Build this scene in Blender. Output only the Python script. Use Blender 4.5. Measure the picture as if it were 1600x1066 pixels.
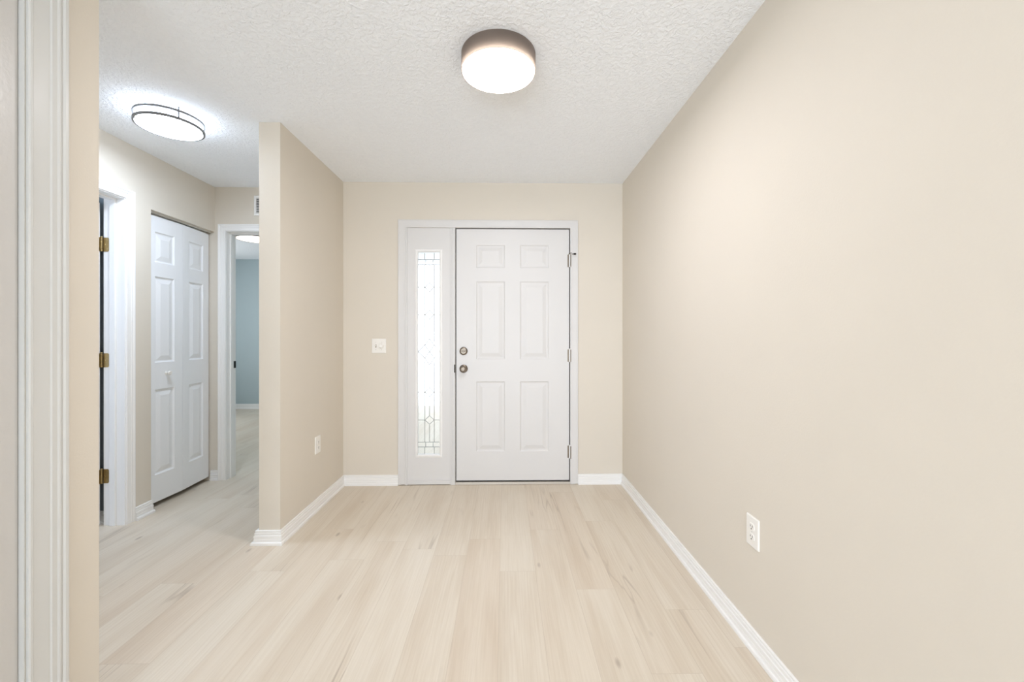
import bpy, bmesh, math
from math import pi, sin, cos, radians
from mathutils import Vector, Matrix

for o in list(bpy.data.objects):
    bpy.data.objects.remove(o)
scene = bpy.context.scene
COL = scene.collection

# ------------------------------------------------------------------ camera, world, exposure
H = 2.44                       # ceiling height
cam_data = bpy.data.cameras.new('camera')
cam_data.sensor_width = 36.0
cam_data.lens = 650.0 / 1600.0 * 36.0
cam_data.shift_y = -9.9 / 1600.0
cam_data.clip_start = 0.02
cam = bpy.data.objects.new('camera', cam_data)
cam.location = (0.0, 0.0, 1.2116)
cam.rotation_euler = (pi / 2, 0.0, -0.0171)
COL.objects.link(cam)
scene.camera = cam

world = bpy.data.worlds.new('overcast_sky')
scene.world = world
world.use_nodes = True
wbg = world.node_tree.nodes['Background']
wbg.inputs['Color'].default_value = (0.92, 1.0, 1.08, 1.0)
wbg.inputs['Strength'].default_value = 2.1

scene.view_settings.view_transform = 'Standard'
scene.view_settings.look = 'None'
scene.view_settings.exposure = 0.17
scene.view_settings.gamma = 1.0
scene.view_settings.use_curve_mapping = False
scene.cycles.use_denoising = True
scene.cycles.max_bounces = 12
scene.cycles.diffuse_bounces = 8
scene.cycles.sample_clamp_indirect = 8.0


def area(name, loc, rot, sx, sy, power, color):
    d = bpy.data.lights.new(name, 'AREA')
    d.shape = 'RECTANGLE'
    d.size, d.size_y = sx, sy
    d.energy = power
    d.color = color
    o = bpy.data.objects.new(name, d)
    o.location, o.rotation_euler = loc, rot
    COL.objects.link(o)
    return o


# added fill at the opening behind the camera, tilted up to brighten the ceiling
area('ceiling_fill_living_room', (-1.4, -4.85, 0.75), (radians(126), 0, 0), 4.2, 1.6, 196.0, (0.86, 0.99, 1.17))
# daylight outside the bedroom window
area('daylight_bedroom', (-5.25, 5.2, 1.45), (pi / 2, 0, -pi / 2), 1.5, 1.2, 28.0, (1.0, 0.98, 0.99))

# daylight outside the side room's window, which reaches the hallway through the open door
area('daylight_side_room', (-3.35, 0.55, 1.45), (pi / 2, 0, 0), 0.9, 1.2, 18.0, (0.82, 0.96, 1.2))

# ------------------------------------------------------------------ geometry of the place
XR, XP, D, DP = 0.956, -1.299, 3.366, 2.428      # right wall, partition face, entry wall, partition end
PT = 0.121                                       # partition thickness
XL, YE = -2.416, 3.506                           # hall's left wall and end wall
WT = 0.12


# ------------------------------------------------------------------ helpers
def s2l(c):
    def f(v):
        v /= 255.0
        return v / 12.92 if v <= 0.04045 else ((v + 0.055) / 1.055) ** 2.4
    return (f(c[0]), f(c[1]), f(c[2]), 1.0)


def mat(name, rgb, rough=0.5, metal=0.0, bump=None, vary=0.0, spec=0.5, vscale=3.0):
    m = bpy.data.materials.new(name)
    m.use_nodes = True
    nt = m.node_tree
    b = nt.nodes['Principled BSDF']
    b.inputs['Roughness'].default_value = rough
    b.inputs['Metallic'].default_value = metal
    b.inputs['Specular IOR Level'].default_value = spec
    col = s2l(rgb)
    tc = nt.nodes.new('ShaderNodeTexCoord')
    n = nt.nodes.new('ShaderNodeTexNoise')
    n.inputs['Scale'].default_value = vscale
    n.inputs['Detail'].default_value = 3.0
    nt.links.new(tc.outputs['Object'], n.inputs['Vector'])
    r = nt.nodes.new('ShaderNodeValToRGB')
    k = vary
    r.color_ramp.elements[0].color = (col[0] * (1 - k), col[1] * (1 - k), col[2] * (1 - k), 1)
    r.color_ramp.elements[1].color = (min(1, col[0] * (1 + k)), min(1, col[1] * (1 + k)), min(1, col[2] * (1 + k)), 1)
    r.color_ramp.elements[0].position = 0.3
    r.color_ramp.elements[1].position = 0.7
    nt.links.new(n.outputs['Fac'], r.inputs['Fac'])
    nt.links.new(r.outputs['Color'], b.inputs['Base Color'])
    if bump:
        sc, st, dist = bump
        n2 = nt.nodes.new('ShaderNodeTexNoise')
        n2.inputs['Scale'].default_value = sc
        n2.inputs['Detail'].default_value = 2.5
        n2.inputs['Roughness'].default_value = 0.55
        nt.links.new(tc.outputs['Object'], n2.inputs['Vector'])
        bp = nt.nodes.new('ShaderNodeBump')
        bp.inputs['Strength'].default_value = st
        bp.inputs['Distance'].default_value = dist
        nt.links.new(n2.outputs['Fac'], bp.inputs['Height'])
        nt.links.new(bp.outputs['Normal'], b.inputs['Normal'])
    return m


def emit(name, rgb, strength):
    m = bpy.data.materials.new(name)
    m.use_nodes = True
    nt = m.node_tree
    nt.nodes.clear()
    e = nt.nodes.new('ShaderNodeEmission')
    e.inputs['Color'].default_value = (rgb[0], rgb[1], rgb[2], 1)
    e.inputs['Strength'].default_value = strength
    out = nt.nodes.new('ShaderNodeOutputMaterial')
    nt.links.new(e.outputs[0], out.inputs['Surface'])
    return m


def ceiling_material():
    m = mat('knockdown_ceiling_paint', (245, 248, 252), 0.9, vary=0.012, vscale=30)
    nt = m.node_tree
    b = nt.nodes['Principled BSDF']
    tc = nt.nodes.new('ShaderNodeTexCoord')
    n = nt.nodes.new('ShaderNodeTexNoise')
    n.inputs['Scale'].default_value = 55
    n.inputs['Detail'].default_value = 4
    n.inputs['Distortion'].default_value = 0.6
    nt.links.new(tc.outputs['Object'], n.inputs['Vector'])
    r = nt.nodes.new('ShaderNodeValToRGB')
    r.color_ramp.elements[0].position = 0.42
    r.color_ramp.elements[1].position = 0.60
    nt.links.new(n.outputs['Fac'], r.inputs['Fac'])
    bp = nt.nodes.new('ShaderNodeBump')
    bp.inputs['Strength'].default_value = 0.55
    bp.inputs['Distance'].default_value = 0.004
    nt.links.new(r.outputs['Color'], bp.inputs['Height'])
    nt.links.new(bp.outputs['Normal'], b.inputs['Normal'])
    return m


def floor_material():
    m = bpy.data.materials.new('pale_oak_vinyl_planks')
    m.use_nodes = True
    nt = m.node_tree
    L = nt.links.new
    b = nt.nodes['Principled BSDF']

    def N(t, **kw):
        n = nt.nodes.new(t)
        for k, v in kw.items():
            setattr(n, k, v)
        return n

    def M(op, a, c=None, clamp=False):
        n = N('ShaderNodeMath', operation=op, use_clamp=clamp)
        for i, v in enumerate((a, c)):
            if v is None:
                continue
            if isinstance(v, (int, float)):
                n.inputs[i].default_value = v
            else:
                L(v, n.inputs[i])
        return n.outputs[0]

    def mixc(fac, c1, c2, blend='MIX'):
        n = N('ShaderNodeMix', data_type='RGBA', blend_type=blend)
        if isinstance(fac, (int, float)):
            n.inputs[0].default_value = fac
        else:
            L(fac, n.inputs[0])
        for i, c in ((6, c1), (7, c2)):
            if isinstance(c, tuple):
                n.inputs[i].default_value = c
            else:
                L(c, n.inputs[i])
        return n.outputs[2]

    def ramp(fac, stops):
        n = N('ShaderNodeValToRGB')
        els = n.color_ramp.elements
        while len(els) < len(stops):
            els.new(0.5)
        for e, (p, c) in zip(els, stops):
            e.position = p
            e.color = c if isinstance(c, tuple) else (c, c, c, 1)
        L(fac, n.inputs['Fac'])
        return n.outputs['Color']

    tc = N('ShaderNodeTexCoord')
    sx = N('ShaderNodeSeparateXYZ')
    L(tc.outputs['Object'], sx.inputs[0])
    X, Y = sx.outputs[0], sx.outputs[1]
    u = M('DIVIDE', M('SUBTRACT', X, 0.157), 0.183)
    row = M('FLOOR', u)
    fu = M('FRACT', u)
    off = M('FRACT', M('ABSOLUTE', M('MULTIPLY', M('SINE', M('ADD', M('MULTIPLY', row, 1.5816256), 5.3455482)), 7.3)))
    t = M('ADD', M('DIVIDE', Y, 1.22), off)
    idx = M('FLOOR', t)
    ft = M('FRACT', t)
    cv = N('ShaderNodeCombineXYZ')
    L(row, cv.inputs[0])
    L(idx, cv.inputs[1])
    wn = N('ShaderNodeTexWhiteNoise', noise_dimensions='3D')
    L(cv.outputs[0], wn.inputs['Vector'])
    rnd = wn.outputs['Value']
    wsep = N('ShaderNodeSeparateColor')
    L(wn.outputs['Color'], wsep.inputs[0])
    rnd2 = wsep.outputs[1]
    # seam masks
    eu = M('MINIMUM', fu, M('SUBTRACT', 1.0, fu))
    et = M('MINIMUM', ft, M('SUBTRACT', 1.0, ft))
    seam = M('MAXIMUM', M('LESS_THAN', eu, 0.0055), M('LESS_THAN', et, 0.0009))
    # per-plank shifted coordinates, stretched along the plank
    def coords(ax, ay):
        c = N('ShaderNodeCombineXYZ')
        L(M('MULTIPLY', M('ADD', X, M('MULTIPLY', rnd, 37.0)), ax), c.inputs[0])
        L(M('MULTIPLY', M('ADD', Y, M('MULTIPLY', rnd2, 53.0)), ay), c.inputs[1])
        L(M('MULTIPLY', rnd, 11.0), c.inputs[2])
        return c.outputs[0]

    def noise(vec, scale, detail=3.0, dist=0.0, rough=0.5):
        n = N('ShaderNodeTexNoise')
        n.inputs['Scale'].default_value = scale
        n.inputs['Detail'].default_value = detail
        n.inputs['Distortion'].default_value = dist
        n.inputs['Roughness'].default_value = rough
        L(vec, n.inputs['Vector'])
        return n.outputs['Fac']

    base = ramp(rnd, [(0.0, s2l((219, 207, 191))), (0.45, s2l((221, 211, 196))), (1.0, s2l((223, 214, 200)))])
    # broad light/dark bands along the plank
    n1 = noise(coords(9.0, 0.9), 1.0, 3.0, 0.4)
    c1 = mixc(1.0, base, ramp(n1, [(0.22, s2l((238, 232, 225))), (0.55, s2l((252, 251, 249))), (0.8, (1, 1, 1, 1))]), 'MULTIPLY')
    # fine fibres
    n2 = noise(coords(160.0, 3.5), 1.0, 3.0, 0.2, 0.6)
    c2 = mixc(1.0, c1, ramp(n2, [(0.25, s2l((247, 245, 242))), (0.6, (1, 1, 1, 1))]), 'MULTIPLY')
    # cathedral figure on some planks
    w = N('ShaderNodeTexWave', wave_type='BANDS', bands_direction='X')
    w.inputs['Scale'].default_value = 1.0
    w.inputs['Distortion'].default_value = 11.0
    w.inputs['Detail'].default_value = 2.0
    w.inputs['Detail Scale'].default_value = 0.9
    L(coords(20.0, 1.6), w.inputs['Vector'])
    fig = M('MULTIPLY', M('MULTIPLY', M('POWER', w.outputs['Fac'], 3.0), M('GREATER_THAN', rnd2, 0.35)), 0.13)
    c3 = mixc(fig, c2, s2l((188, 170, 148)))
    # dark mineral streaks, narrow and broken
    n3 = noise(coords(10.0, 0.6), 1.0, 2.5, 0.9)
    line = M('SUBTRACT', 1.0, M('MULTIPLY', M('ABSOLUTE', M('SUBTRACT', n3, 0.5)), 48.0), True)
    gate = ramp(noise(coords(3.0, 1.3), 1.0, 2.0), [(0.57, 0.0), (0.68, 1.0)])
    c4 = mixc(M('MULTIPLY', M('MULTIPLY', line, gate), 0.52), c3, s2l((150, 132, 114)))
    # small knots
    vo = N('ShaderNodeTexVoronoi')
    vo.inputs['Scale'].default_value = 1.0
    L(coords(6.5, 2.6), vo.inputs['Vector'])
    vs = N('ShaderNodeSeparateColor')
    L(vo.outputs['Color'], vs.inputs[0])
    kn = M('MULTIPLY', ramp(vo.outputs['Distance'], [(0.03, 1.0), (0.085, 0.0)]), M('GREATER_THAN', vs.outputs[0], 0.5))
    c5 = mixc(M('MULTIPLY', kn, 0.5), c4, s2l((140, 122, 104)))
    c6 = mixc(M('MULTIPLY', seam, 0.30), c5, s2l((166, 148, 128)))
    L(c6, b.inputs['Base Color'])
    b.inputs['Roughness'].default_value = 0.42
    b.inputs['Specular IOR Level'].default_value = 0.4
    bp = N('ShaderNodeBump')
    bp.inputs['Strength'].default_value = 0.15
    bp.inputs['Distance'].default_value = 0.001
    L(M('SUBTRACT', n2, M('MULTIPLY', seam, 0.8)), bp.inputs['Height'])
    L(bp.outputs['Normal'], b.inputs['Normal'])
    return m


MT = dict(
    beige=mat('warm_beige_orange_peel_paint', (219, 211, 198), 0.7, bump=(140, 0.16, 0.002), vary=0.008, spec=0.35),
    blue=mat('dusty_blue_wall_paint', (174, 189, 193), 0.75, bump=(140, 0.15, 0.002), vary=0.01),
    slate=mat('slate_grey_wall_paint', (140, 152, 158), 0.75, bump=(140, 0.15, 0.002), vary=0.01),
    white=mat('white_semi_gloss_trim', (240, 239, 237), 0.32, vary=0.005),
    door=mat('white_door_paint', (218, 216, 214), 0.42, bump=(60, 0.02, 0.002), vary=0.005),
    closet=mat('white_closet_door_paint', (240, 241, 243), 0.4, vary=0.005),
    dimwhite=mat('dimmed_white_gloss_trim', (207, 207, 204), 0.22, vary=0.01),  # white trim greyed: the foreground wall's dimmer light is put into its colour
    leafdoor=mat('white_textured_door_skin', (200, 197, 193), 0.30, bump=(95, 0.25, 0.002), vary=0.008),  # greyed likewise, with the dim light put into the colour
    ceiling=ceiling_material(),
    floor=floor_material(),
    nickel=mat('satin_nickel', (128, 117, 104), 0.34, 1.0, vary=0.03),
    brass=mat('antique_brass', (176, 156, 112), 0.36, 1.0, vary=0.12, vscale=60),
    dark=mat('dark_rubber', (38, 34, 31), 0.7),
    black=mat('black_metal', (28, 27, 26), 0.45, 0.6),
    plastic=mat('white_switch_plastic', (238, 235, 229), 0.35),
    ivory=mat('grey_toggle_plastic', (150, 140, 126), 0.4),
    slot=mat('slot_shadow_dark', (40, 36, 32), 0.8),
    track=mat('grey_aluminium_track', (214, 211, 205), 0.4, 0.2),
    came=mat('pale_zinc_came', (170, 170, 168), 0.45, 0.2),
    concrete=mat('pale_porch_concrete', (246, 244, 240), 0.9, bump=(40, 0.2, 0.003), vary=0.03),
    bronze=mat('brushed_bronze_metal', (74, 67, 62), 0.42, 0.85, vary=0.05),
    silver=mat('brushed_nickel_ring', (122, 121, 120), 0.45, 0.4, vary=0.04),
    threshold=mat('pale_aluminium_threshold', (205, 198, 188), 0.4, 0.5),
    warm_lamp=emit('warm_lit_acrylic', (1.0, 0.99, 1.05), 66.0),
    warm_rim=emit('warm_lit_acrylic_rim', (1.0, 0.93, 0.84), 11.0),
    cool_lamp=emit('cool_lit_acrylic', (0.83, 0.97, 1.18), 60.0),
    cool_side=emit('cool_lit_acrylic_side', (0.84, 0.97, 1.17), 14.0),
    bed_rim=emit('bedroom_lit_acrylic_rim', (1.0, 0.94, 0.86), 1.0),
    bed_lamp=emit('bedroom_lit_acrylic', (1.0, 0.96, 0.90), 4.5),
)


def glass_material():
    m = bpy.data.materials.new('clear_bevelled_glass')
    m.use_nodes = True
    nt = m.node_tree
    nt.nodes.clear()
    tr = nt.nodes.new('ShaderNodeBsdfTransparent')
    tr.inputs['Color'].default_value = (0.985, 0.985, 0.985, 1)
    gl = nt.nodes.new('ShaderNodeBsdfGlossy')
    gl.inputs['Roughness'].default_value = 0.08
    fr = nt.nodes.new('ShaderNodeFresnel')
    fr.inputs['IOR'].default_value = 1.45
    mx = nt.nodes.new('ShaderNodeMixShader')
    out = nt.nodes.new('ShaderNodeOutputMaterial')
    nt.links.new(fr.outputs[0], mx.inputs[0])
    nt.links.new(tr.outputs[0], mx.inputs[1])
    nt.links.new(gl.outputs[0], mx.inputs[2])
    nt.links.new(mx.outputs[0], out.inputs['Surface'])
    return m


MT['glass'] = glass_material()


def shade_material():
    """Thin dark drum shade that lets a little of the lamp's light through."""
    m = mat('dark_translucent_shade', (32, 29, 27), 0.5, 0.0, vary=0.03)
    nt = m.node_tree
    b = nt.nodes['Principled BSDF']
    tl = nt.nodes.new('ShaderNodeBsdfTranslucent')
    tl.inputs['Color'].default_value = (0.92, 0.84, 0.79, 1)
    ad = nt.nodes.new('ShaderNodeMixShader')
    ad.inputs[0].default_value = 0.42
    out = nt.nodes['Material Output']
    nt.links.new(b.outputs[0], ad.inputs[1])
    nt.links.new(tl.outputs[0], ad.inputs[2])
    nt.links.new(ad.outputs[0], out.inputs['Surface'])
    return m


MT['shade'] = shade_material()


class MB:
    """Collects geometry for ONE mesh object."""

    def __init__(self):
        self.bm = bmesh.new()

    def quad(self, *p):
        return self.bm.faces.new([self.bm.verts.new(v) for v in p])

    def box(self, a, b, bevel=0.0, seg=2):
        x0, y0, z0 = (min(a[i], b[i]) for i in range(3))
        x1, y1, z1 = (max(a[i], b[i]) for i in range(3))
        r = bmesh.ops.create_cube(self.bm, size=1.0)
        vs = r['verts']
        bmesh.ops.transform(self.bm, verts=vs, matrix=Matrix.Translation(((x0 + x1) / 2, (y0 + y1) / 2, (z0 + z1) / 2)) @ Matrix.Diagonal((x1 - x0, y1 - y0, z1 - z0, 1)))
        if bevel:
            es = list({e for v in vs for e in v.link_edges})
            bmesh.ops.bevel(self.bm, geom=es, offset=bevel, segments=seg, affect='EDGES', profile=0.5)
        return self

    def lathe(self, prof, origin, axis='z', seg=48, close=False):
        """prof: list of (r, h); axis direction as letter or '-y' etc."""
        ax = {'z': (Vector((1, 0, 0)), Vector((0, 1, 0)), Vector((0, 0, 1))),
              '-y': (Vector((1, 0, 0)), Vector((0, 0, 1)), Vector((0, -1, 0))),
              'x': (Vector((0, 1, 0)), Vector((0, 0, 1)), Vector((1, 0, 0)))}[axis]
        o = Vector(origin)
        rings = []
        for r, h in prof:
            if r < 1e-6:
                rings.append([self.bm.verts.new(o + ax[2] * h)])
            else:
                rings.append([self.bm.verts.new(o + ax[0] * (r * cos(2 * pi * k / seg)) + ax[1] * (r * sin(2 * pi * k / seg)) + ax[2] * h) for k in range(seg)])
        pairs = list(zip(rings, rings[1:]))
        if close:
            pairs.append((rings[-1], rings[0]))
        for A, B in pairs:
            for k in range(seg):
                k2 = (k + 1) % seg
                if len(A) == 1 and len(B) == 1:
                    continue
                if len(A) == 1:
                    self.bm.faces.new([A[0], B[k], B[k2]])
                elif len(B) == 1:
                    self.bm.faces.new([A[k], B[0], A[k2]])
                else:
                    self.bm.faces.new([A[k], B[k], B[k2], A[k2]])
        return self

    def rings(self, loops, cap0=True, cap1=True):
        """Skin successive closed loops of points."""
        R = [[self.bm.verts.new(p) for p in lp] for lp in loops]
        n = len(R[0])
        for A, B in zip(R, R[1:]):
            for k in range(n):
                k2 = (k + 1) % n
                self.bm.faces.new([A[k], A[k2], B[k2], B[k]])
        if cap0:
            self.bm.faces.new(R[0][::-1])
        if cap1:
            self.bm.faces.new(R[-1])
        return self

    def bar(self, p, q, r, seg=6):
        p, q = Vector(p), Vector(q)
        d = (q - p).normalized()
        u = d.orthogonal().normalized()
        v = d.cross(u)
        lp = lambda c: [c + u * (r * cos(2 * pi * k / seg)) + v * (r * sin(2 * pi * k / seg)) for k in range(seg)]
        return self.rings([lp(p), lp(q)])

    def build(self, name, m, parent=None, smooth=False, recalc=True, loc=None):
        if recalc:
            bmesh.ops.recalc_face_normals(self.bm, faces=self.bm.faces)
        me = bpy.data.meshes.new(name)
        self.bm.to_mesh(me)
        self.bm.free()
        o = bpy.data.objects.new(name, me)
        COL.objects.link(o)
        me.materials.append(MT[m] if isinstance(m, str) else m)
        if smooth:
            for p in me.polygons:
                p.use_smooth = True
            try:
                me.set_sharp_from_angle(angle=radians(35))
            except Exception:
                pass
        if parent:
            o.parent = parent
            o.matrix_parent_inverse = Matrix.Translation(parent.location).inverted() if parent.location.length else Matrix()
        return o


def struct(o, label=None, cat=None):
    o['kind'] = 'structure'
    if label:
        o['label'] = label
    if cat:
        o['category'] = cat
    return o


def thing(name, label, cat, loc=(0, 0, 0), group=None):
    o = bpy.data.objects.new(name, None)
    COL.objects.link(o)
    o.location = loc
    o['label'] = label
    o['category'] = cat
    if group:
        o['group'] = group
    bpy.context.view_layer.update()
    return o


# profiles ---------------------------------------------------------------------------------
CASING = [(0, 0), (0, .007), (.003, .0095), (.010, .0095), (.013, .0078), (.030, .0085), (.0335, .0115), (.0365, .0115),
          (.0385, .0105), (.044, .0125), (.0475, .0155), (.0535, .0165), (.0565, .015), (.0575, .012), (.0575, 0)]


def casing(mb, a0, a1, ztop, fmap, prof=CASING, zbot=0.0, scale=1.0):
    """Mitred three-sided casing round an opening a0..a1, up to ztop; fmap(a, z, d) gives the world point."""
    loops = []
    for key in ('bl', 'tl', 'tr', 'br'):
        lp = []
        for t, d in prof:
            t *= scale
            a, z = {'bl': (a0 - t, zbot), 'tl': (a0 - t, ztop + t), 'tr': (a1 + t, ztop + t), 'br': (a1 + t, zbot)}[key]
            lp.append(fmap(a, z, d))
        loops.append(lp)
    mb.rings(loops)
    return mb


BASE = [(0, .083), (.006, .083), (.0085, .081), (.0085, .075), (.0065, .0725), (.0095, .069), (.0095, .060), (.0082, .058), (.0082, .055),
        (.0115, .052), (.0115, .038), (.0103, .0365), (.0103, .034), (.0118, .0325), (.0118, .018), (.0165, .0165), (.0188, .012), (.019, 0.0), (0, 0)]


def baseboard(mb, pts, side=1, scales=None, prof=BASE):
    """Sweep the base profile along plan polyline pts (on the wall faces); side=+1 puts it to the left of travel."""
    P = [Vector((p[0], p[1])) for p in pts]
    n = len(P)
    nr = []
    for a, b in zip(P, P[1:]):
        d = (b - a).normalized()
        nr.append(Vector((-d.y, d.x)) * side)
    sc = scales or [1.0] * (n - 1)
    loops = []
    for i in range(n):
        lp = []
        for d, z in prof:
            if i == 0:
                q = P[0] + nr[0] * (d * sc[0])
            elif i == n - 1:
                q = P[-1] + nr[-1] * (d * sc[-1])
            else:
                q = P[i] + nr[i - 1] * (d * sc[i - 1]) + nr[i] * (d * sc[i])
            lp.append((q.x, q.y, z))
        loops.append(lp)
    mb.rings(loops)
    return mb


def panelled(mb, w, h, t, panels, fmap, depth=0.007, lip=0.012, flat=0.006, slope=0.030):
    """Door leaf w x h with raised panels on its front (d = 0 front face, +t back); fmap(a, z, d)."""
    xs = sorted({0.0, w} | {p[0] for p in panels} | {p[1] for p in panels})
    zs = sorted({0.0, h} | {p[2] for p in panels} | {p[3] for p in panels})
    for x0, x1 in zip(xs, xs[1:]):
        for z0, z1 in zip(zs, zs[1:]):
            if any(p[0] - 1e-6 <= x0 and x1 <= p[1] + 1e-6 and p[2] - 1e-6 <= z0 and z1 <= p[3] + 1e-6 for p in panels):
                continue
            mb.quad(fmap(x0, z0, 0), fmap(x1, z0, 0), fmap(x1, z1, 0), fmap(x0, z1, 0))
    for x0, x1, z0, z1 in panels:
        prev = None
        for ins, d in ((0, 0), (lip * 0.5, depth * 0.75), (lip, depth), (lip + flat, depth), (lip + flat + slope, depth * 0.12), (lip + flat + slope + .001, depth * 0.1)):
            lp = [(x0 + ins, z0 + ins), (x1 - ins, z0 + ins), (x1 - ins, z1 - ins), (x0 + ins, z1 - ins)]
            lp = [fmap(a, z, d) for a, z in lp]
            if prev:
                for k in range(4):
                    k2 = (k + 1) % 4
                    mb.quad(prev[k], prev[k2], lp[k2], lp[k])
            prev = lp
        mb.quad(*prev)
    c = [(0, 0), (w, 0), (w, h), (0, h)]
    for k in range(4):
        (a, z), (a2, z2) = c[k], c[(k + 1) % 4]
        mb.quad(fmap(a, z, 0), fmap(a, z, t), fmap(a2, z2, t), fmap(a2, z2, 0))
    mb.quad(*[fmap(a, z, t) for a, z in c])
    bmesh.ops.remove_doubles(mb.bm, verts=mb.bm.verts, dist=1e-5)
    return mb


# ------------------------------------------------------------------ the shell
mb = MB().box((-6.0, -5.2, -0.12), (XR + 0.15, 7.1, 0.0))
struct(mb.build('floor', 'floor'), 'pale oak plank floor running towards the front door', 'floor')
mb = MB().box((-6.0, -5.2, H), (XR + 0.15, 7.1, H + 0.12))
struct(mb.build('ceiling', 'ceiling'), 'off-white textured ceiling over the entry and hallway', 'ceiling')

mb = MB().box((XR, -5.0, 0), (XR + 0.14, D + 0.15, H))
struct(mb.build('wall_right', 'beige'), 'long beige wall with one low power outlet', 'wall')

FZ = 2.115     # rough opening of the entry frame
mb = MB()
mb.box((XP - PT, D, 0), (-0.835, D + 0.15, H))
mb.box((0.570, D, 0), (XR + 0.001, D + 0.15, H))
mb.box((-0.835, D, FZ), (0.570, D + 0.15, H))
struct(mb.build('wall_front', 'beige'), 'beige wall around the white front door', 'wall')

mb = MB().box((XP - PT, DP, 0), (XP, D + 0.02, H))
struct(mb.build('wall_partition', 'beige'), 'beige partition wall ending between entry and hallway', 'wall')

# foreground wall on the left, with a doorway that holds a closed door
DA, DB, DZ = 0.40, 1.147, 2.335
mb = MB()
mb.box((XP - PT, -0.9, 0), (XP, DA, H))
mb.box((XP - PT, DB, 0), (XP, 1.354, H))
mb.box((XP - PT, DA, DZ), (XP, DB, H))
struct(mb.build('wall_left', 'beige'), 'beige wall end with white door casing, nearest the viewer', 'wall')

# hall: near wall (out of view), left wall with doorway and closet opening, end wall with doorway
mb = MB().box((XL - WT, 1.234, 0), (XP - PT + 0.001, 1.354, H))
struct(mb.build('wall_hall_near', 'beige'), 'beige hallway wall behind the foreground corner', 'wall')
LA, LB, LZ = 1.955, 2.685, 2.075        # doorway in the left hall wall
BA, BB, BZ = 2.882, 3.506, 2.068        # closet opening
mb = MB()
mb.box((XL - WT, 1.354, 0), (XL, LA - .018, H))
mb.box((XL - WT, LA - .018, LZ + .018), (XL, LB + .018, H))
mb.box((XL - WT, LB + .018, 0), (XL, BA, H))
mb.box((XL - WT, BA, BZ), (XL, BB, H))
struct(mb.build('wall_hall_left', 'beige'), 'beige hallway wall holding the closet and open doorway', 'wall')
EA, EB, EZ = -2.322, -1.620, 2.070      # doorway in the end wall
mb = MB()
mb.box((XL - WT, YE, 0), (EA - .018, YE + WT, H))
mb.box((EA - .018, YE, EZ + .018), (EB + .018, YE + WT, H))
mb.box((EB + .018, YE, 0), (XP - PT + .06, YE + WT, H))
struct(mb.build('wall_hall_end', 'beige'), 'beige hallway end wall above the bedroom doorway', 'wall')

# bedroom beyond
mb = MB()
mb.box((-5.1, 6.86, 0), (-1.49, 6.98, H))
struct(mb.build('wall_bedroom_far', 'blue'), 'dusty blue far wall of the bedroom', 'wall')
mb = MB()
mb.box((-1.57, YE + WT, 0), (-1.49, 6.86, H))
struct(mb.build('wall_bedroom_right', 'blue'), 'dusty blue bedroom side wall', 'wall')
mb = MB()
mb.box((-5.1, 3.6, 0), (-5.0, 4.45, H))
mb.box((-5.1, 5.95, 0), (-5.0, 6.86, H))
mb.box((-5.1, 4.45, 0), (-5.0, 5.95, 0.85))
mb.box((-5.1, 4.45, 2.05), (-5.0, 5.95, H))
struct(mb.build('wall_bedroom_left', 'blue'), 'dusty blue bedroom window wall', 'wall')
mb = MB()
mb.box((-5.1, YE + WT, 0), (XL - WT, YE + WT + .05, H))
struct(mb.build('wall_bedroom_near', 'blue'), 'dusty blue bedroom wall backing the closet', 'wall')

# room beyond the open door, and the closet box
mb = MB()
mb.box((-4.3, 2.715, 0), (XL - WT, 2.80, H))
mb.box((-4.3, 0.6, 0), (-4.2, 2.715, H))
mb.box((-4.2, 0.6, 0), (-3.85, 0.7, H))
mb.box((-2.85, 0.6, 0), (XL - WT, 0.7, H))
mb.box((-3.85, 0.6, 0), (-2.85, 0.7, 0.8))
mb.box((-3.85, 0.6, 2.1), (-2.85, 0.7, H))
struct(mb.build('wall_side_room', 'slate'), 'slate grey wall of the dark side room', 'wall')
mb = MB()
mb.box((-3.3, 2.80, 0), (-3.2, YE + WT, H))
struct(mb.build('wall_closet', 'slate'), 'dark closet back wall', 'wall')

# living room behind the camera
mb = MB()
mb.box((-5.5, -4.6, 0), (-3.6, -4.48, H))
mb.box((0.8, -4.6, 0), (XR, -4.48, H))
mb.box((-3.6, -4.6, 2.15), (0.8, -4.48, H))
struct(mb.build('wall_back', 'beige'), 'beige living room wall with a wide glazed opening', 'wall')
mb = MB()
mb.box((-5.6, -4.6, 0), (-5.48, 0.6, H))
mb.box((-5.5, -0.9, 0), (XP - PT, -0.78, H))
struct(mb.build('wall_living_left', 'beige'), 'beige living room side wall', 'wall')

mb = MB().box((-1.2, D + 0.15, -0.16), (3.5, 8.0, -0.03))
struct(mb.build('ground', 'concrete'), 'pale concrete porch outside the sidelight', 'ground')

# ------------------------------------------------------------------ baseboards
struct(baseboard(MB(), [(XR, -4.4), (XR, D), (0.592, D)], 1).build('baseboard_right', 'white'), 'white baseboard along the long outlet wall', 'baseboard')
struct(baseboard(MB(), [(-0.857, D), (XP, D), (XP, DP), (XP - PT, DP), (XP - PT, YE)], 1, [1, 1, 1, 2.2]).build('baseboard_partition', 'white'),
       'white baseboard wrapping the partition wall end', 'baseboard')
struct(baseboard(MB(), [(XP, 1.258), (XP, 1.354), (XL, 1.354), (XL, LA - .065)], 1).build('baseboard_left', 'white'), 'white baseboard at the foreground wall corner', 'baseboard')
struct(baseboard(MB(), [(XL, LB + .063), (XL, BA)], -1, [1.6]).build('baseboard_hall_left', 'white'), 'short white baseboard between doorway casing and closet', 'baseboard')
struct(baseboard(MB(), [(XL - .03, YE), (EA - .060, YE)], -1).build('baseboard_hall_end', 'white'), 'tiny white baseboard piece beside the bedroom casing', 'baseboard')
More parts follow.
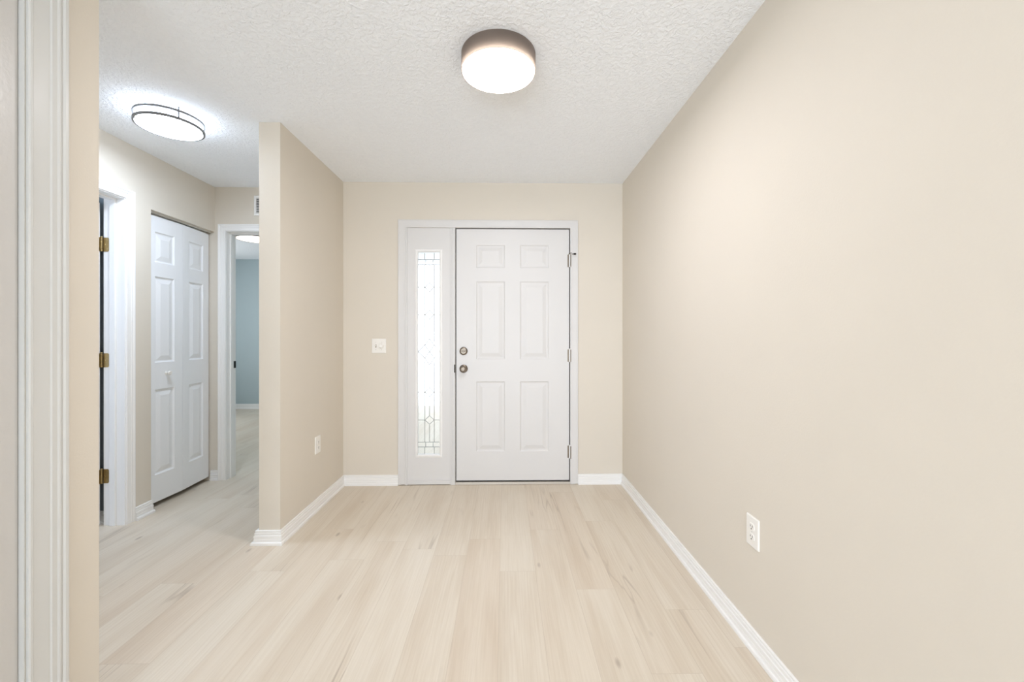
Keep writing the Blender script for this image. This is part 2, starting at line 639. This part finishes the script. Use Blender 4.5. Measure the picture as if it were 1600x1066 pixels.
struct(baseboard(MB(), [(-5.0, 6.86), (-1.57, 6.86)], -1).build('baseboard_bedroom', 'white'), 'white baseboard under the blue bedroom wall', 'baseboard')
struct(baseboard(MB(), [(-4.2, 2.715), (XL - WT, 2.715)], -1).build('baseboard_side_room', 'white'), 'white baseboard in the dark side room', 'baseboard')

# ------------------------------------------------------------------ trim_1: entry frame (casing, jambs, mullion)
def fy(y0):
    return lambda a, z, d: (a, y0 - d, z)


FLAT = [(0, -.02), (0, .012), (.002, .014), (.010, .014), (.012, .0125), (.052, .0125), (.054, .0145), (.060, .0145), (.062, .0125), (.062, 0), (.062, -.001)]
mb = MB()
casing(mb, -0.796, 0.530, 2.074, fy(D), FLAT, zbot=0.008)
mb.box((-0.800, D - .006, 0.0), (-0.786, D + .15, 2.078))
mb.box((0.529, D - .006, 0.0), (0.571, D + .15, 2.076))
mb.box((-0.836, D + .01, 0.0), (-0.786, D + .15, 2.10))
mb.box((-0.836, D - .004, 2.074), (0.571, D + .15, FZ + .001))
# mullion post between sidelight and door
mb.box((-0.440, D - .006, 0.0), (-0.400, D + .13, 2.078), .002)
mb.box((-0.431, D - .012, 0.0), (-0.424, D, 2.076), .002)
mb.box((-0.409, D - .012, 0.0), (-0.401, D, 2.076), .002)
entry_trim = struct(mb.build('trim_1', 'door'), 'white frame and casing around front door and sidelight', 'door frame')
strike = MB().box((-0.4085, D - .0135, 0.905), (-0.4003, D + .02, 0.972), .003).build('strike_plate', 'dark', entry_trim)
strike['label'] = 'dark strike plate'

mb = MB()
mb.box((-0.401, D - .010, 0.0), (0.530, D + .14, 0.020), .003)
struct(mb.build('trim_2', 'threshold'), 'pale metal threshold strip under the front door', 'threshold')

# ------------------------------------------------------------------ window_1: fixed sidelight
SX0, SX1 = -0.786, -0.440
G0, G1, GZ0, GZ1 = -0.703, -0.527, 0.243, 1.878
mb = MB()
ys = D + .004
mb.box((SX0, ys, 0.036), (G0 - .006, ys + .045, 2.076))
mb.box((G1 + .006, ys, 0.036), (SX1, ys + .045, 2.076))
mb.box((G0 - .006, ys, 0.036), (G1 + .006, ys + .045, GZ0 - .006))
mb.box((G0 - .006, ys, GZ1 + .006), (G1 + .006, ys + .045, 2.076))
mb.box((SX0, ys - .012, 0.004), (SX1, ys + .12, 0.036), .003)
side = struct(mb.build('window_1', 'door'), 'narrow white sidelight with leaded glass beside the front door', 'window')
# raised glazing moulding
mb = MB()
LIP = [(-.0005, .030), (0, -.001), (.004, -.007), (.009, -.009), (.014, -.006), (.019, -.005), (.023, 0.001), (.023, .030)]
loops = []
for sx, sz in ((0, 0), (1, 0), (1, 1), (0, 1)):
    loops.append([((G0 - t, G1 + t)[sx], ys + d, (GZ0 - t, GZ1 + t)[sz]) for t, d in LIP])
mb.rings(loops + [loops[0]], False, False)
bmesh.ops.remove_doubles(mb.bm, verts=mb.bm.verts, dist=1e-6)
mb.build('glazing_frame', 'white', side)
MB().box((G0 - .003, ys + .018, GZ0 - .003), (G1 + .003, ys + .024, GZ1 + .003)).build('glass_pane', 'glass', side)
# lead cames
mb = MB()
yc = ys + .0165
gw = G1 - G0
def gx(f):
    return G0 + gw * f
def gz(v):          # photo row on the entry wall -> height
    return GZ1 + (v - 395.0) * (GZ0 - GZ1) / (710.0 - 395.0)
def ln(f0, v0, f1, v1, r=.0028):
    mb.bar((gx(f0), yc, gz(v0)), (gx(f1), yc, gz(v1)), r)
a, c, e = .305, .52, .735
for f in (a, e):
    ln(f, 414, f, 535); ln(f, 565, f, 691.5)
ln(c, 414, c, 443); ln(c, 456, c, 486); ln(c, 499, c, 524); ln(c, 576, c, 607); ln(c, 620, c, 650); ln(c, 664, c, 691.5)
for v in (449.3, 492.3, 613.3, 656.8):
    ln(0, v, a, v); ln(e, v, 1, v)
    for f0, v0, f1, v1 in ((a, v, c, v - 6.5), (c, v - 6.5, e, v), (e, v, c, v + 6.5), (c, v + 6.5, a, v)):
        ln(f0, v0, f1, v1, .0026)
for f in (a, e):
    for v in (449.3, 492.3, 539.6, 560, 613.3, 656.8):
        mb.lathe([(0, .004), (.0055, .003), (.0055, -.001), (0, -.001)], (gx(f), yc, gz(v)), '-y', 10)
for f0, v0, f1, v1 in ((a, 539.6, c, 530), (c, 530, e, 539.6), (e, 539.6, c, 550), (c, 550, a, 539.6), (a, 560, c, 550), (c, 550, e, 560), (e, 560, c, 571), (c, 571, a, 560),
                       (0, 550, a, 539.6), (0, 550, a, 560), (1, 550, e, 539.6), (1, 550, e, 560)):
    ln(f0, v0, f1, v1)
for v in (406, 414, 691.5, 699):
    ln(0, v, 1, v, .0028)
for f in (.34, .69):
    ln(f, 691.5, f, 699, .0028); ln(f, 406, f, 414, .0028)
for f in (.30, .735):
    ln(f, 699, f, 709.5, .0028); ln(f, 396, f, 406, .0028)
mb.build('lead_came', 'came', side)

# ------------------------------------------------------------------ door_1: six-panel front door
DX0, DX1, DZ0, DZ1 = -0.393, 0.521, 0.031, 2.066
yd = D + .006
mb = MB()
pan = []
for c0, c1 in ((-0.232 - DX0, 0.000 - DX0), (0.123 - DX0, 0.355 - DX0)):
    for z0, z1 in ((0.265, 0.832), (1.012, 1.642), (1.752, 1.938)):
        pan.append((c0, c1, z0 - DZ0, z1 - DZ0))
panelled(mb, DX1 - DX0, DZ1 - DZ0, .044, pan, lambda a, z, d: (DX0 + a, yd + d, DZ0 + z), depth=.0065, lip=.012, flat=.008, slope=.028)
door1 = struct(mb.build('door_1', 'door'), 'white six-panel front door with nickel knob and deadbolt', 'door')
mb = MB()
mb.box((DX0 - .008, yd + .026, DZ0 - .012), (DX0 + .001, yd + .046, DZ1 + .008))
mb.box((DX1 - .001, yd + .026, DZ0 - .012), (DX1 + .008, yd + .046, DZ1 + .008))
mb.box((DX0 - .008, yd + .026, DZ1 - .001), (DX1 + .008, yd + .046, DZ1 + .008))
mb.box((DX0 - .006, yd + .012, DZ0 - .011), (DX1 + .006, yd + .046, DZ0 + .001))
ws = mb.build('weatherstrip', 'dark', door1)
ws['label'] = 'dark rubber weatherstrip'
kx = -0.334
mb = MB().lathe([(0, -.002), (.033, -.002), (.0335, .002), (.031, .006), (.024, .009), (.014, .011), (.0125, .018), (.013, .028), (.018, .034), (.0245, .041), (.0275, .050),
                 (.0265, .058), (.0225, .0645), (.015, .0675), (.0085, .0675), (.0075, .0655), (0, .0655)], (kx, yd, 0.936), '-y', 40)
knob = mb.build('door_knob', 'nickel', door1, True)
knob['label'] = 'satin nickel door knob'
MB().box((kx - .0055, yd - .0725, 0.934), (kx + .0055, yd - .065, 0.938), .001).build('lock_button', 'nickel', knob)
mb = MB().lathe([(0, -.002), (.0325, -.002), (.033, .003), (.031, .009), (.0285, .0125), (.0225, .0145), (.021, .013), (.012, .013), (.011, .017), (0, .018)], (kx, yd, 1.079), '-y', 40)
bolt = mb.build('deadbolt', 'nickel', door1, True)
bolt['label'] = 'satin nickel deadbolt'
MB().box((kx - .017, yd - .030, 1.0735), (kx + .017, yd - .015, 1.0845), .003).build('thumb_turn', 'nickel', bolt)


def butt_hinge(parent, x, y, z, mname, half=.051):
    mb = MB()
    n = 5
    for k in range(n):
        z0 = z - half + 2 * half * k / n + .0006
        z1 = z - half + 2 * half * (k + 1) / n - .0006
        mb.lathe([(0, z0), (.0062, z0), (.0062, z1), (0, z1)], (x, y, 0), 'z', 14)
    mb.lathe([(0, z + half), (.0045, z + half), (.0075, z + half + .002), (.006, z + half + .006), (0, z + half + .007)], (x, y, 0), 'z', 14)
    return mb, mb.build('hinge', mname, parent, True)


hx, hy = 0.525, yd - .007
hinges = []
for z in (1.811, 1.041, 0.26):
    _, h = butt_hinge(door1, hx, hy, z, 'white')
    hinges.append(h)
    mb = MB()
    mb.box((hx - .016, yd - .0018, z - .05), (hx - .003, yd + .006, z + .05), .0006)
    mb.box((hx + .004, D - .0145, z - .05), (hx + .011, D - .010, z + .05), .0006)
    mb.build('hinge_leaf', 'nickel', h)
# hinge-pin door stop on the top hinge
mb = MB()
mb.lathe([(.0045, 1.862), (.010, 1.862), (.010, 1.866), (.0045, 1.866)], (hx, hy, 0), 'z', 16, True)
mb.bar((hx + .006, hy - .004, 1.864), (hx + .034, hy - .024, 1.862), .0030, 8)
mb.bar((hx - .004, hy - .004, 1.866), (hx + .012, hy - .022, 1.872), .0028, 8)
stop = mb.build('door_stop', 'nickel', hinges[0], True)
mb = MB().bar((hx + .031, hy - .022, 1.862), (hx + .046, hy - .031, 1.861), .0068, 12)
st = mb.build('rubber_tip', 'dark', hinges[0], True)
st['label'] = 'black rubber stop tip'

# ------------------------------------------------------------------ left hall doorway: casing, jambs, stops, open door with brass hinges
fl = lambda a, z, d: (XL + d, a, z)
mb = MB()
casing(mb, LA - .005, LB + .005, LZ + .005, fl)
jx0, jx1 = XL - .131, XL + .001
mb.box((jx0, LB, 0), (jx1, LB + .020, LZ + .020))
mb.box((jx0, LA - .020, 0), (jx1, LA, LZ + .020))
mb.box((jx0, LA, LZ), (jx1, LB, LZ + .020))
sx0, sx1 = XL - .088, XL - .052
mb.box((sx0, LB - .011, 0), (sx1, LB + .001, LZ - .011), .002)
mb.box((sx0, LA - .001, 0), (sx1, LA + .011, LZ - .011), .002)
mb.box((sx0, LA, LZ - .011), (sx1, LB, LZ + .001), .002)
struct(mb.build('trim_3', 'white'), 'white casing and jamb of the open hallway doorway', 'door frame')

PAN3 = [(0.095, 0.305), (0.395, 0.605)]
def six(w):
    k = w / 0.70
    return [(a * k, b * k, z0, z1) for a, b in PAN3 for z0, z1 in ((0.22, 0.80), (1.00, 1.58), (1.71, 1.90))]
sw = 0.71
dx = XL - .143
yo = 2.673
mb = MB()
panelled(mb, sw, 2.03, .035, six(sw), lambda a, z, d: (dx - a, yo - .035 + d, .015 + z))
door3 = struct(mb.build('door_3', 'door'), 'white panel door standing open against the dark side room', 'door')
for z in (1.783, 1.049, 0.313):
    hxx, hyy = XL - .137, LB - .008
    _, h = butt_hinge(door3, hxx, hyy, z, 'brass', .0445)
    h['label'] = 'antique brass hinge'
    mb = MB()
    # leaf on the jamb with rounded corners
    pts = []
    x0, x1 = XL - .131, XL - .097
    r = .010
    for cx, cz, a0 in ((x1 - r, z + .0445 - r, 0), (x0, z + .0445, None), (x0, z - .0445, None), (x1 - r, z - .0445 + r, -90)):
        if a0 is None:
            pts.append((cx, cz))
        else:
            for k in range(6):
                an = radians(a0 + 90 * k / 5)
                pts.append((cx + r * cos(an), cz + r * sin(an)))
    # order: bottom-right arc, top-right arc, top-left, bottom-left
    arcs = [p for p in pts]
    tr, tl, bl, br = arcs[0:6], arcs[6:7], arcs[7:8], arcs[8:14]
    poly = br + tr + tl + bl
    mb.rings([[(p[0], LB - .0022, p[1]) for p in poly], [(p[0], LB + .001, p[1]) for p in poly]])
    for sx_, sz_ in ((-.012, .026), (-.024, 0), (-.012, -.026)):
        mb.lathe([(0, .0012), (.0035, .0010), (.0042, 0), (0, 0)], (x1 + sx_, LB - .0022, z + sz_), '-y', 12)
    mb.box((dx - .0005, yo - .033, z - .0445), (dx + .0022, yo - .001, z + .0445))
    mb.build('hinge_leaf', 'brass', h)

# ------------------------------------------------------------------ bedroom doorway trim
fe = lambda a, z, d: (a, YE - d, z)
mb = MB()
casing(mb, EA - .003, EB + .003, EZ + .004, fe)
mb.box((EA - .020, YE - .001, 0), (EA, YE + WT + .004, EZ + .020))
mb.box((EB, YE - .001, 0), (EB + .020, YE + WT + .004, EZ + .020))
mb.box((EA, YE - .001, EZ), (EB, YE + WT + .004, EZ + .020))
mb.box((EA - .001, YE + .045, 0), (EA + .011, YE + .080, EZ - .011), .002)
mb.box((EB - .011, YE + .045, 0), (EB + .001, YE + .080, EZ - .011), .002)
mb.box((EA, YE + .045, EZ - .011), (EB, YE + .080, EZ + .001), .002)
casing(mb, EA - .003, EB + .003, EZ + .004, lambda a, z, d: (a, YE + WT + d, z))
bt = struct(mb.build('trim_4', 'white'), 'white casing and jamb of the bedroom doorway', 'door frame')
sp = MB().box((EA - .001, YE + .084, 0.925), (EA + .0022, YE + .124, 0.985), .001).build('strike_plate', 'black', bt)
sp['label'] = 'dark latch strike plate'

# ------------------------------------------------------------------ door_2: bifold closet door, slightly folded
BF0, BF1 = BA + .006, BB - .010
xb0, xb1, bend = XL - .040, XL - .043, .017
ym = (BF0 + BF1) / 2
root = bpy.data.objects.new('door_2', None)
COL.objects.link(root)
root.location = (XL - .045, ym, 0)
struct(root, 'white bifold closet door with a small round knob', 'closet door')
bpy.context.view_layer.update()
def leaf(p, q, name):
    p, q = Vector((p[0], p[1], 0)), Vector((q[0], q[1], 0))
    w = (q - p).length
    d = (q - p).normalized()
    nrm = Vector((d.y, -d.x, 0))          # towards the hall (+x)
    mb = MB()
    lo = 0.034
    pans = [(.070, w - .070, z0 - lo, z1 - lo) for z0, z1 in ((0.225, 0.826), (1.014, 1.622), (1.722, 1.935))]
    panelled(mb, w, 2.044 - lo, .030, pans, lambda a, z, dd: p + d * a - nrm * dd + Vector((0, 0, lo + z)), depth=.009, lip=.010, flat=.006, slope=.030)
    o = mb.build(name, 'closet', root)
    return o, p, d, nrm
leaf_a, p, d, nrm = leaf((xb0, BF0), (XL - .042 + bend, ym - .001), 'door_leaf')
leaf((XL - .042 + bend, ym + .001), (xb1, BF1), 'door_leaf')
kc = p + d * .163 + Vector((0, 0, 0.935))
mb = MB().lathe([(0, -.002), (.012, -.002), (.012, .002), (.008, .006), (.0075, .013), (.012, .018), (.0165, .024), (.0165, .029), (.012, .033), (0, .034)], kc, 'x', 28)
kb = mb.build('knob', 'plastic', leaf_a, True)
mb = MB()
mb.box((XL - .070, BA + .002, BZ - .021), (XL - .064, BB - .002, BZ), .001)
mb.box((XL - .034, BA + .002, BZ - .012), (XL - .029, BB - .002, BZ), .001)
mb.box((XL - .070, BA + .002, BZ - .003), (XL - .029, BB - .002, BZ - .0002))
mb.build('track', 'track', root)

# ------------------------------------------------------------------ door_4: closed door in the foreground wall, with casing
WIDE = [(0, 0), (0, .008), (.003, .0105), (.008, .0105), (.0115, .0085), (.045, .0095), (.052, .0095), (.055, .0125), (.068, .0125), (.072, .0155),
        (.077, .0155), (.0795, .0130), (.086, .0185), (.093, .0190), (.097, .0165), (.0985, .012), (.0985, 0)]
mb = MB()
ff = lambda a, z, d: (XP + d, a, z)
casing(mb, DA - .003, DB + .003, DZ + .003, ff, WIDE)
mb.box((XP - PT, DB - .002, 0), (XP + .001, DB + .001, DZ))
struct(mb.build('trim_5', 'dimwhite'), 'wide white casing beside the closed foreground door', 'door frame')
mb = MB()
mb.box((XP - .048, DA + .003, 0.012), (XP - .013, DB - .003, DZ - .003), .002)
struct(mb.build('door_4', 'leafdoor'), 'closed white door slab, greyed as if dimly lit, at the very edge of the view', 'door')

# ------------------------------------------------------------------ electrical plates
def plate(mb, w, h, t, fmap, n=4):
    r = .004
    def rr(w, h, r):
        out = []
        for cx, cz, a0 in ((w / 2 - r, h / 2 - r, 0), (-w / 2 + r, h / 2 - r, 90), (-w / 2 + r, -h / 2 + r, 180), (w / 2 - r, -h / 2 + r, 270)):
            for k in range(5):
                an = radians(a0 + 22.5 * k)
                out.append((cx + r * cos(an), cz + r * sin(an)))
        return out
    loops = []
    for ins, d in ((0, -.001), (0, t * .45), (.0015, t * .8), (.004, t)):
        loops.append([fmap(a, z, d) for a, z in rr(w - 2 * ins, h - 2 * ins, r)])
    mb.rings(loops)
    return mb


def outlet(name_label, fmap, loc):
    """Duplex receptacle: plate > two receptacle faces with slots, screw."""
    o = plate(MB(), .079, .118, .006, fmap).build('power_outlet', 'plastic')
    o['label'] = name_label
    o['category'] = 'power outlet'
    for s in (1, -1):
        mb = MB()
        lp = []
        for k in range(24):
            an = 2 * pi * k / 24
            a, z = .0172 * cos(an), .0172 * sin(an)
            z = max(-.0135, min(.0135, z))
            lp.append((a, z + s * .0195))
        mb.rings([[fmap(a, z, .004) for a, z in lp], [fmap(a, z, .0085) for a, z in lp]])
        f = mb.build('receptacle', 'plastic', o)
        mb = MB()
        for a0, hh in ((-.0062, .0085), (.0062, .0070)):
            zc = s * .0195 + .003
            c = [(a0 - .0011, zc - hh / 2), (a0 + .0011, zc - hh / 2), (a0 + .0011, zc + hh / 2), (a0 - .0011, zc + hh / 2)]
            mb.rings([[fmap(a, z, .0080) for a, z in c], [fmap(a, z, .0089) for a, z in c]])
        c = [(.0028 * cos(2 * pi * k / 12), s * .0195 - .0072 + .0028 * sin(2 * pi * k / 12)) for k in range(12)]
        mb.rings([[fmap(a, z, .0080) for a, z in c], [fmap(a, z, .0089) for a, z in c]])
        mb.build('slot', 'slot', f)
    c = [(.0032 * cos(2 * pi * k / 12), .0032 * sin(2 * pi * k / 12)) for k in range(12)]
    mb = MB()
    mb.rings([[fmap(a, z, .004) for a, z in c], [fmap(a, z, .0072) for a, z in c]])
    mb.build('screw', 'track', o)
    return o


outlet('white duplex power outlet low on the long beige wall', lambda a, z, d: (XR - d, 1.584 + a, 0.453 + z), None)
outlet('white duplex power outlet low on the partition wall face', lambda a, z, d: (XP + d, 2.906 + a, 0.449 + z), None)

# two-gang switch plate: toggle and round dial
fs = lambda a, z, d: (-1.013 + a, D - d, 1.1205 + z)
sw_o = plate(MB(), .114, .116, .006, fs).build('light_switch', 'plastic')
sw_o['label'] = 'white two-gang switch plate with toggle and dial beside the sidelight'
sw_o['category'] = 'light switch'
mb = MB()
c = [(-.029, -.012), (-.018, -.012), (-.018, .012), (-.029, .012)]
mb.rings([[fs(a, z, .005) for a, z in c], [fs(a, z, .0068) for a, z in c]])
slotp = mb.build('toggle_slot', 'ivory', sw_o)
mb = MB()
loops = []
for d, z0, hh, ww in ((.0062, 0, .010, .0042), (.012, .004, .0075, .0036), (.018, .009, .005, .003)):
    loops.append([fs(-.0235 - ww, z0 - hh / 2, d), fs(-.0235 + ww, z0 - hh / 2, d), fs(-.0235 + ww, z0 + hh / 2, d), fs(-.0235 - ww, z0 + hh / 2, d)])
mb.rings(loops)
mb.build('toggle', 'plastic', slotp)
mb = MB().lathe([(0, 0), (.019, 0), (.0195, .004), (.0185, .010), (.015, .012), (.0145, .020), (.013, .022), (0, .022)], (-1.013 + .021, D - .005, 1.1205), '-y', 32)
mb.build('dimmer_dial', 'plastic', sw_o, True)
for a in (-.0235, .0235):
    for z in (-.030, .030):
        MB().lathe([(0, -.001), (.0033, -.001), (.0033, .0006), (0, .0012)], fs(a, z, .006), '-y', 12).build('screw', 'track', sw_o)

# ------------------------------------------------------------------ return-air grille on the end wall
gx0, gx1, gz0, gz1 = -2.092, -1.700, 2.205, 2.372
mb = MB()
loops = []
PR = [(0, 0), (.001, .004), (.006, .0075), (.018, .0075), (.021, .005), (.021, 0.0005)]
for sx_, sz_ in ((0, 0), (1, 0), (1, 1), (0, 1)):
    loops.append([((gx0 + t, gx1 - t)[sx_], YE - d, (gz0 + t, gz1 - t)[sz_]) for t, d in PR])
mb.rings(loops + [loops[0]], False, False)
bmesh.ops.remove_doubles(mb.bm, verts=mb.bm.verts, dist=1e-6)
vent = mb.build('air_vent', 'white')
vent['label'] = 'white louvred air vent above the bedroom doorway'
vent['category'] = 'air vent'
MB().box((gx0 + .02, YE - .0012, gz0 + .02), (gx1 - .02, YE - .0002, gz1 - .02)).build('vent_back', 'slot', vent)
mb = MB()
for k in range(9):
    z = gz0 + .028 + k * (gz1 - gz0 - .056) / 8
    mb.rings([[(gx0 + .02, YE - .0065, z - .003), (gx0 + .02, YE - .0055, z - .0035), (gx0 + .02, YE - .0012, z + .003), (gx0 + .02, YE - .0022, z + .0035)],
              [(gx1 - .02, YE - .0065, z - .003), (gx1 - .02, YE - .0055, z - .0035), (gx1 - .02, YE - .0012, z + .003), (gx1 - .02, YE - .0022, z + .0035)]])
mb.build('louvre', 'white', vent)

# ------------------------------------------------------------------ ceiling lights
def drum_light(label, cx, cy, r, h, lamp, rim):
    t = thing('drum_ceiling_light', label, 'ceiling light', (cx, cy, H))
    zb = H - h
    o3 = .0022
    mb = MB().lathe([(r, H - .0005), (r, zb), (r - o3, zb), (r - o3, H - .0005)], (cx, cy, 0), 'z', 96, True)
    mb.build('lamp_shade', 'shade', t, True)
    # opal acrylic disc set just inside the lower edge, lit on both sides
    mb = MB().lathe([(0, zb + .004), (r - .022, zb + .004), (r - .020, zb + .006)], (cx, cy, 0), 'z', 96)
    mb.build('diffuser', lamp, t, True)
    mb = MB().lathe([(r - .0202, zb + .0062), (r - .0202, zb + .014), (0, zb + .016), (0, zb + .0062)], (cx, cy, 0), 'z', 96)
    mb.build('lamp_pan', 'bronze', t, True)
    mb = MB().lathe([(r - .0198, zb + .003), (r - .004, zb + .001), (r - .004, zb + .006), (r - .0198, zb + .008)], (cx, cy, 0), 'z', 96, True)
    mb.build('diffuser_rim', rim, t, True)
    mb = MB().lathe([(0, H - .012), (.09, H - .012), (.10, H - .0005), (0, H - .0005)], (cx, cy, 0), 'z', 40)
    mb.build('ceiling_canopy', 'bronze', t, True)
    return t


drum_light('dark bronze drum ceiling light, lit, above the entry', -0.028, 1.832, 0.1625, 0.075, 'warm_lamp', 'warm_rim')
drum_light('dark drum ceiling light glimpsed through the bedroom doorway', -2.925, 4.93, 0.205, 0.115, 'bed_lamp', 'bed_rim')

hcx, hcy = -1.880, 2.368
t = thing('flush_ceiling_light', 'round hallway ceiling light with two nickel rings', 'ceiling light', (hcx, hcy, H))
mb = MB().lathe([(0, H - .0005), (.146, H - .0005), (.146, H - .058), (.1455, H - .060)], (hcx, hcy, 0), 'z', 96)
mb.build('lamp_body', 'cool_side', t, True)
mb = MB().lathe([(.1455, H - .060), (.134, H - .0665), (.110, H - .070), (0, H - .0715)], (hcx, hcy, 0), 'z', 96)
mb.build('diffuser', 'cool_lamp', t, True)
for zc in (H - .022, H - .063):
    mb = MB().lathe([(.151, zc - .0065), (.160, zc - .0065), (.160, zc + .0065), (.151, zc + .0065)], (hcx, hcy, 0), 'z', 96, True)
    mb.build('ring', 'silver', t, True)
for k in range(3):
    an = radians(-38 + 120 * k)
    px, py = hcx + .154 * cos(an), hcy + .154 * sin(an)
    MB().bar((px, py, H - .001), (px, py, H - .064), .0040, 10).build('post', 'silver', t, True)
